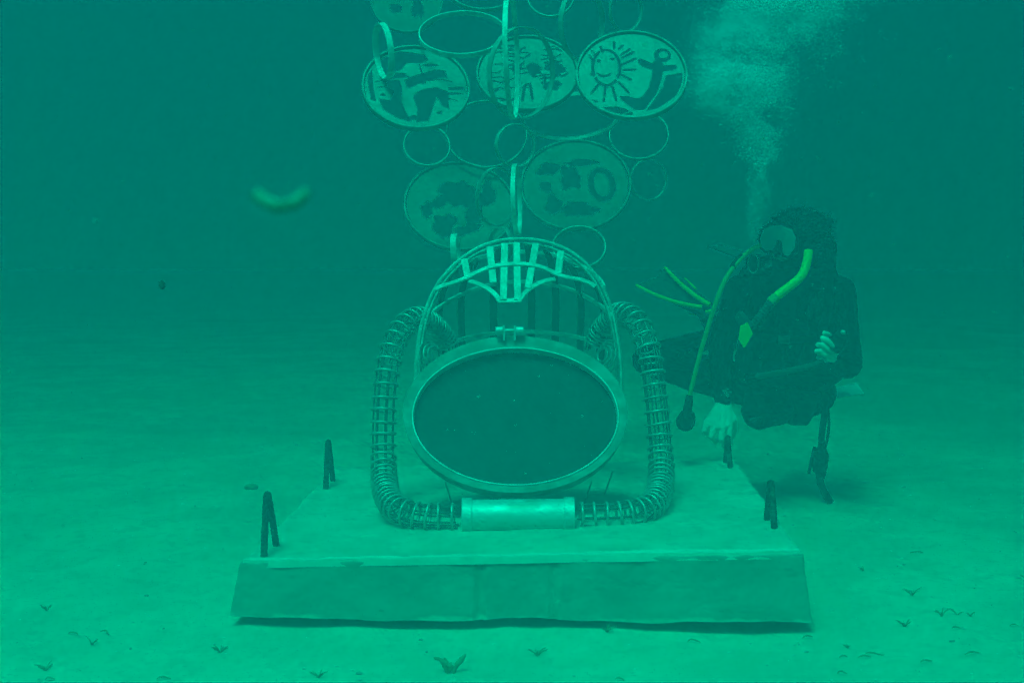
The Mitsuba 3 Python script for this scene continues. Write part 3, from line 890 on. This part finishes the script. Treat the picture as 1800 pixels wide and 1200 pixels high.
# tank on the back
ta, tb = at(1438, 405, 6.22), at(1428, 660, 6.42)
td = unit(tb - ta)
tk = [(0, .03), (.012, .05), (.03, .07), (.06, .085), (.09, .088), (.55, .088), (.58, .08)]
tank = obj('tank', sweep(np.array([ta + td * x for x, _ in tk]), circ(1, 24), None, False, [r for _, r in tk]), 'm_webbing', dv)
obj('valve', mani(hull((ta - td * .03, .028), (ta, .03))) + mani(hull((ta - td * .04 + [-.04, 0, 0], .018), (ta - td * .04 + [.05, 0, 0], .02))), 'm_black', tank, smooth=True)

# gauge console on its grey hose
gh = spline([at(1448, 634, 5.545), at(1420, 644, 5.56), at(1385, 652, 5.57), at(1345, 659, 5.58), at(1316, 664, 5.60)], 30)
gc = obj('gauge_hose', tube(gh, .0125, 10), 'm_grey_rubber', dv, smooth=True)
obj('cap', mani(hull((at(1318, 663, 5.598), .0155), (at(1326, 662, 5.592), .0155))), 'm_webbing', gc, smooth=True)
obj('gauge', mani(hull((at(1462, 600, 5.555), .022), (at(1480, 590, 5.58), .026), (at(1472, 612, 5.57), .022))), 'm_black', dv, smooth=True)
obj('wrist_snap', trimesh.creation.icosphere(2, .011), 'm_rod', dv, smooth=True)
scene[dv + '__wrist_snap']['to_world'] = T().translate(at(1482, 584, 5.56).tolist())

# straps and pouch that hang below
for pts, w, nm in (([(1450, 690, 5.98), (1449, 730, 5.97), (1444, 775, 5.97), (1447, 790, 5.97)], .03, 'hanging_strap'), ([(1447, 690, 6.0), (1456, 725, 5.99), (1456, 760, 5.98), (1450, 786, 5.98)], .012, 'hanging_strap'),
                   ([(1440, 830, 5.96), (1443, 850, 5.955), (1451, 868, 5.95), (1461, 884, 5.95)], .032, 'hanging_strap'), ([(1432, 785, 5.96), (1425, 815, 5.96), (1422, 832, 5.96)], .014, 'hanging_strap')):
    Q = spline([at(*p) for p in pts], 24)
    obj(nm, sweep(Q, bar(.006, w), up=np.array([.2, -1., .1])), 'm_webbing', dv)
po = mani(hull((at(1444, 782, 5.965), .012), (at(1432, 800, 5.96), .016), (at(1451, 802, 5.965), .016), (at(1434, 826, 5.96), .014), (at(1446, 836, 5.96), .014)).refine_to_length(.015))
po.vertices += unit(po.vertices - po.vertices.mean(0)) * ((meshkit.fbm(po.vertices * 40, 2, 8) - .5) * .012)[:, None]
obj('pouch', po, 'm_webbing', dv, smooth=True)

# lettering-like marks on the sleeve: an arrow mark, white
lg = at(1275, 690, 5.700)


def mark(polys, c, w, par):
    sh = unary_union([stroke([((x - 1275) * 5.7 / F_PX, -(y - 690) * 5.7 / F_PX) for x, y in p], w) for p in polys])
    obj('sleeve_mark', placed(extrude(sh, .002), Mt, c), 'm_white', par, label='small white arrow mark on the sleeve')


wrd = unit(wrR[0] - elR[0])
pt = elR[0] + (wrR[0] - elR[0]) * .86
mark([[(1280, 682), (1269, 685), (1279, 697)], [(1269, 685), (1284, 688)], [(1278, 697), (1281, 692), (1277, 690)]], pt + [.004, -.046, 0.002], .0022, dv)
# white scuffs on the thigh
for (x0, y0, s) in ((1192, 624, 1), (1204, 621, 2), (1213, 618, 3), (1223, 612, 2), (1268, 617, 4)):
    r2 = np.random.default_rng(s * 7 + x0)
    Q = [at(x0 + r2.uniform(-3, 3), y0 + k * 2.2 - 4 + r2.uniform(-1, 1), 6.055) for k in range(4)]
    obj('thigh_mark', tube(spline(Q, 8), .0022, 5), 'm_grey_rubber', dv, smooth=True)
obj('knee_patch', mani(hull((at(1322, 738, 5.757), .010), (at(1334, 734, 5.757), .007))), 'm_grey_rubber', dv, smooth=True)

# fins: black blades with yellow rails
def fin(root, tipA, tipB, rails=True):
    r0, a, b = (np.array(p) for p in (root, tipA, tipB))
    n = unit(np.cross(a - r0, b - r0))
    if n[1] > 0:
        n = -n
    side = unit(b - a) * .05
    outl = [r0 - side, r0 + side, b, b * .55 + a * .45 - (a + b - 2 * r0) * .03, a]
    top = np.array(outl) + n * .004
    bot = np.array(outl) - n * .004
    V = np.vstack([top, bot])
    Fs = [[0, 1, 2], [0, 2, 3], [0, 3, 4], [5, 7, 6], [5, 8, 7], [5, 9, 8]]
    for i in range(5):
        j = (i + 1) % 5
        Fs += [[i, i + 5, j + 5], [i, j + 5, j]]
    f = obj('fin', trimesh.Trimesh(V, Fs, process=False), 'm_grey_rubber', dv, smooth=False)
    return f, n, side


f1, n1, s1 = fin(at(1252, 552, 6.62), at(1120, 502, 6.75), at(1170, 470, 6.85))
for a_, b_, r in (((1118, 501, 6.72), (1234, 540, 6.60), .0085), ((1169, 470, 6.80), (1248, 536, 6.60), .0095)):
    obj('rail', tube(spline([at(*a_), (at(*a_) + at(*b_)) / 2 + [.0, -.01, -.018], at(*b_)], 16), np.linspace(r * .9, r * 1.35, 16), 9), 'm_yellow', f1, smooth=True, label='yellow edge rail of the fin')
for p0, p1, r in (((1145, 516, 6.68), (1178, 529, 6.66), .004), ((1204, 489, 6.72), (1224, 508, 6.66), .004), ((1160, 519, 6.69), (1188, 530, 6.66), .003), ((1212, 552, 6.66), (1240, 555, 6.62), .003), ((1246, 548, 6.58), (1258, 543, 6.58), .008), ((1240, 548, 6.58), (1256, 549, 6.58), .007)):
    obj('rail', tube([at(*p0), at(*p1)], r * 1.2, 7), 'm_yellow', f1, smooth=True)
f2, _, _ = fin(at(1345, 462, 6.75), at(1243, 433, 7.1), at(1262, 430, 7.1))

# white slate tucked behind the elbow
sl = [at(1458, 685, 6.32), at(1506, 672, 6.34), at(1519, 691, 6.12), at(1458, 700, 6.12)]
b = trimesh.Trimesh(np.vstack([np.array(sl), np.array(sl) + [0, .004, -.003]]), [[0, 2, 1], [0, 3, 2], [4, 5, 6], [4, 6, 7], [0, 1, 5], [0, 5, 4], [1, 2, 6], [1, 6, 5], [2, 3, 7], [2, 7, 6], [3, 0, 4], [3, 4, 7]], process=False)
obj('slate', b, 'm_white', dv, smooth=False, label='white writing slate under the elbow')

# ------------------------------------------------------------------ the rising bubbles
stations = [(1324, 418, 8, .9), (1328, 385, 12, 1.3), (1336, 345, 17, 1.5), (1341, 300, 26, 1.5), (1334, 260, 32, 1.3), (1326, 222, 46, 1.6), (1302, 185, 66, 2.6), (1300, 150, 72, 4.2), (1305, 110, 74, 4.6), (1325, 70, 84, 4.6), (1358, 25, 110, 4.0), (1375, -20, 130, 3.2), (1385, -50, 140, .8)]
st_ = np.array(stations, float)
ys = np.linspace(st_[0, 1], st_[-1, 1], 800)
fx = np.interp(-ys, -st_[:, 1], st_[:, 0])
fr = np.interp(-ys, -st_[:, 1], st_[:, 2])
fd = np.interp(-ys, -st_[:, 1], st_[:, 3])
wgt = fd * fr
NB = 215000
pick = rng.choice(800, NB * 2, p=wgt / wgt.sum())
u = rng.normal(0, 1, (NB * 2, 2)) * .46
bx = fx[pick] + u[:, 0] * fr[pick] + rng.normal(0, 3, NB * 2)
by = ys[pick] + rng.normal(0, 6, NB * 2)
bd = np.interp(-ys[pick], [-420, -300, -150, 20], [5.62, 5.50, 5.56, 5.9]) + u[:, 1] * fr[pick] * 3.4 / F_PX
den = meshkit.fbm(np.stack([bx / 34, by / 34, bd * 10], -1), 3, 61)
keep = den > .37 + .20 * rng.random(NB * 2)
bx, by, bd = bx[keep][:NB], by[keep][:NB], bd[keep][:NB]
# loose bubbles off to the right of the cloud
ex = rng.normal(1462, 48, 6000)
ey = rng.normal(40, 62, 6000)
k2 = meshkit.fbm(np.stack([ex / 30, ey / 30, ex * 0], -1), 3, 77) > .52
bx, by, bd = np.r_[bx, ex[k2]], np.r_[by, ey[k2]], np.r_[bd, 5.75 + rng.normal(0, .08, k2.sum())]
d = FWD + ((bx - 900) / F_PX)[:, None] * RGT + ((600 - by) / F_PX)[:, None] * UPV
BP = CAM + d * (bd / d[:, 1])[:, None]
br = np.exp(rng.normal(math.log(.00115), .45, len(BP))).clip(.0005, .0035)
okb = BP[:, 2] < WATER_TOP - .25
BP, br = BP[okb], br[okb]
ico = trimesh.creation.icosphere(0)
ico1 = trimesh.creation.icosphere(1)
ax = np.stack([1.25 * np.ones_like(br), 1.25 * np.ones_like(br), .75 * np.ones_like(br)], -1) * br[:, None]
nbig = rng.choice(len(BP), 5000)
br[nbig] = .0020 + .0050 * rng.random(5000) ** 2.2
ax[nbig] = br[nbig][:, None] * np.array([1.35, 1.35, .5])
octa = trimesh.convex.convex_hull(np.array([[1, 0, 0], [-1, 0, 0], [0, 1, 0], [0, -1, 0], [0, 0, 1], [0, 0, -1.]]))
VV = (octa.vertices[None] * ax[:, None] + BP[:, None]).reshape(-1, 3)
FF = (octa.faces[None] + (np.arange(len(BP)) * len(octa.vertices))[:, None, None]).reshape(-1, 3)
solo('bubble_plume', trimesh.Trimesh(VV, FF, process=False), 'm_bubble', 'white plume of breathing bubbles rising from the diver', 'bubbles', kind='stuff', smooth=True)

# ------------------------------------------------------------------ small things on the sand and adrift
def sprig(seed, h=.05, n=5, spread=.6, w=.008):
    r = np.random.default_rng(seed)
    ms = []
    for k in range(n):
        a = r.uniform(0, 6.28)
        d_ = np.array([math.cos(a), math.sin(a), 0]) * spread
        hh = h * r.uniform(.5, 1.1)
        Q = spline([[0, 0, -.006], d_ * hh * .3 + [0, 0, hh * .5], d_ * hh * .75 + [r.normal(0, hh * .12), r.normal(0, hh * .12), hh * r.uniform(.7, 1.0)]], 7)
        ms.append(sweep(Q, bar(w * .4, w, .0003), up=np.array([.3, .8, .2]), scale=np.linspace(.7, 1, 7) * np.r_[1, 1, 1.2, 1.3, 1.2, .9, .35]))
    return join(ms)


def scrap(seed, l=.07, w=.012):
    """a dead blade of sea grass lying on the sand"""
    r = np.random.default_rng(seed)
    P = [[-l / 2, 0, .004], [-l / 6, r.normal(0, l * .08), .010], [l / 6, r.normal(0, l * .08), .008], [l / 2, r.normal(0, l * .1), .004]]
    return sweep(spline(P, 12), bar(.004, w, .0008), up=np.array([0, 0, 1.]), scale=np.r_[.4, .7, .9, 1, 1, 1.1, 1, 1, .9, .8, .6, .3])


def ground_at(px, py):
    p = on_z(px, py, 0.0)
    for _ in range(4):
        p = on_z(px, py, float(sand_z(p[0], p[1])))
    return p


big = join([sprig(3, .075, 4, .35, .016), sprig(4, .04, 6, .8, .010)])
wk = join([placed(tube(spline([[0, 0, -.01], [-.012, 0, .03], [-.03, -.005, .052], [-.05, 0, .055]], 12), np.array([.008, .009, .009, .010, .010, .010, .009, .009, .008, .007, .006, .004]), 8), np.eye(4), [0, 0, 0]),
           placed(tube(spline([[.018, 0, -.01], [.028, 0, .025], [.05, 0, .052], [.062, 0, .07]], 12), np.array([.008, .008, .008, .008, .009, .010, .011, .011, .010, .009, .007, .004]), 8), np.eye(4), [0, 0, 0]), big])
wk.vertices += wk.vertex_normals * ((meshkit.fbm(wk.vertices * 120, 2, 3) - .5) * .006)[:, None]
g = ground_at(788, 1182)
wk.vertices *= .76
solo('seaweed', placed(wk, np.eye(4), g), 'm_weed', 'forked tuft of seaweed on the sand in front of the plinth', 'seaweed', smooth=True)

rock = trimesh.creation.icosphere(3, 1)
rock.apply_scale((.034, .03, .017))
rock.vertices *= (1 + .5 * (meshkit.fbm(rock.vertices * 30, 3, 4) - .5))[:, None]
g = ground_at(442, 858)
solo('stone', placed(rock, np.eye(4), g + [0, 0, .006]), 'm_weed', 'dark stone on the sand left of the plinth', 'stone', smooth=True)
spots_r = [(1577, 1046, 0), (1603, 1046, 0), (1683, 1080, 0), (1706, 1082, 0), (1742, 1124, 0), (1518, 1003, 0), (1490, 1138, 0), (1590, 1100, 0), (1446, 1196, 0), (1656, 1082, 0), (1806, 1020, 0),
           (1612, 973, 1), (1627, 1003, 1), (1483, 1157, 1), (1520, 1157, 1), (1538, 1152, 1), (1637, 1112, 1), (1681, 1106, 1), (1782, 1101, 1), (1481, 1186, 1), (1514, 1178, 1), (1710, 1151, 1), (1629, 1165, 1), (1420, 1122, 1)]
spots_l = [(60, 1183, 0), (80, 1178, 0), (130, 1083, 0), (83, 1072, 0), (326, 1158, 0), (388, 1146, 0), (440, 943, 0), (162, 1132, 0), (187, 1080, 1), (187, 1114, 1), (218, 1026, 1), (130, 1116, 1), (425, 1172, 1), (288, 1195, 1), (272, 1148, 1), (88, 1196, 1), (188, 978, 1)]
spots_c = [(742, 1122, 0), (945, 1152, 0), (1002, 1150, 1), (1067, 1110, 0), (960, 1195, 0), (1090, 1196, 1), (1046, 1128, 1), (1220, 1130, 1), (620, 1150, 1), (560, 1190, 0)]
ORD = ['leftmost', 'second from left', 'third from left', 'fourth from left', 'fifth from left', 'sixth from left', 'seventh from left', 'eighth from left', 'ninth from left', 'tenth from left', 'eleventh from left', 'twelfth from left', 'thirteenth from left', 'fourteenth from left']
for spots, where in ((spots_r, 'right of the plinth'), (spots_l, 'left of the plinth'), (spots_c, 'in front of the plinth')):
    spots = [p for j, p in enumerate(spots) if where[0] == 'r' and j % 4 or where[0] != 'r' and j % 2]
    for kind in (0, 1):
        for i, (x, y, _) in enumerate(sorted(p for p in spots if p[2] == kind)):
            g = ground_at(x, y)
            sd = int(x * 7 + y)
            M = trimesh.transformations.rotation_matrix(np.random.default_rng(sd).uniform(-.5, .5) + (0 if kind else 1), [0, 0, 1])
            if kind:
                solo('weed_scrap', placed(scrap(sd, .026 + .026 * (sd % 3) / 2, .0045), M, g), 'm_weed', f'flat seaweed scrap on the sand, {ORD[i]} of those {where}', 'seaweed', f'flat weed scraps {where}', smooth=True)
            else:
                solo('weed_sprig', placed(sprig(sd, .013 + .013 * (sd % 4) / 3, 8 + sd % 6, 1.7, .0032), M, g), 'm_weed', f'small seaweed sprig on the sand, {ORD[i]} of those {where}', 'seaweed', f'weed sprigs {where}', smooth=True)

# pebbles and shell grit
NP = 1300
px_, py_ = rng.uniform(-2.6, 2.6, NP), 3.1 + rng.random(NP) ** 1.5 * 4.5
lx, ly = to_plinth(px_, py_)
kp = (np.abs(lx) > PLA + .06) | (np.abs(ly) > PLA + .06)
px_, py_ = px_[kp], py_[kp]
pz_ = sand_z(px_, py_)
pr_ = np.exp(rng.normal(math.log(.0026), .5, len(px_))).clip(.0015, .011)
sc = np.stack([pr_ * rng.uniform(.8, 1.5, len(pr_)), pr_ * rng.uniform(.8, 1.3, len(pr_)), pr_ * .6], -1)
VV = (ico.vertices[None] * sc[:, None] + np.stack([px_, py_, pz_ + pr_ * .2], -1)[:, None]).reshape(-1, 3)
FF = (ico.faces[None] + (np.arange(len(px_)) * 12)[:, None, None]).reshape(-1, 3)
solo('shell_grit', trimesh.Trimesh(VV, FF, process=False), 'm_pebble', 'scattered shell grit and pebbles on the sand', 'grit', kind='stuff', smooth=True)

# marine snow
NS = 1100
sy = rng.uniform(1.6, 7.0, NS)
sx, sz = rng.uniform(0, 1800, NS), rng.uniform(0, 1000, NS)
d = FWD + ((sx - 900) / F_PX)[:, None] * RGT + ((600 - sz) / F_PX)[:, None] * UPV
SP = CAM + d * (sy / d[:, 1])[:, None]
SP[:, :2] += rng.normal(0, .4, (NS, 2))
okS = (SP[:, 2] > .1) & (SP[:, 1] > .8)
SP = SP[okS]
sr = np.exp(rng.normal(math.log(.0009), .4, len(SP))).clip(.0005, .0015)
VV = (ico.vertices[None] * (sr[:, None] * rng.uniform(.6, 1.6, (len(SP), 3)))[:, None] + SP[:, None]).reshape(-1, 3)
FF = (ico.faces[None] + (np.arange(len(SP)) * 12)[:, None, None]).reshape(-1, 3)
solo('drifting_specks', trimesh.Trimesh(VV, FF, process=False), 'm_snow', 'pale specks drifting in the water', 'specks', kind='stuff', smooth=True)

# drifting debris near the camera
Q = spline([at(448, 338, .80), at(466, 354, .80), at(492, 362, .80), at(518, 355, .81), at(539, 337, .81)], 30)
jl = tube(Q, .0036 * np.r_[np.linspace(.9, 1.1, 8), np.linspace(1.0, .95, 14), np.linspace(1.1, .9, 8)], 10)
jl.vertices += jl.vertex_normals * ((meshkit.fbm(jl.vertices * 260, 2, 3) - .5) * .002)[:, None]
solo('drifting_weed', jl, 'm_jelly', 'pale green curved scrap drifting in the open water at the left', 'seaweed', smooth=True)
e = trimesh.creation.icosphere(3, 1)
e.apply_scale((.0075, .004, .010))
e.vertices *= (1 + .6 * (meshkit.fbm(e.vertices * 150, 3, 4) - .5))[:, None]
solo('drifting_leaf', placed(e, np.eye(4), at(285, 501, 3.0)), 'm_rust', 'small dark leaf scrap adrift in the water at far left', 'leaf', smooth=True)
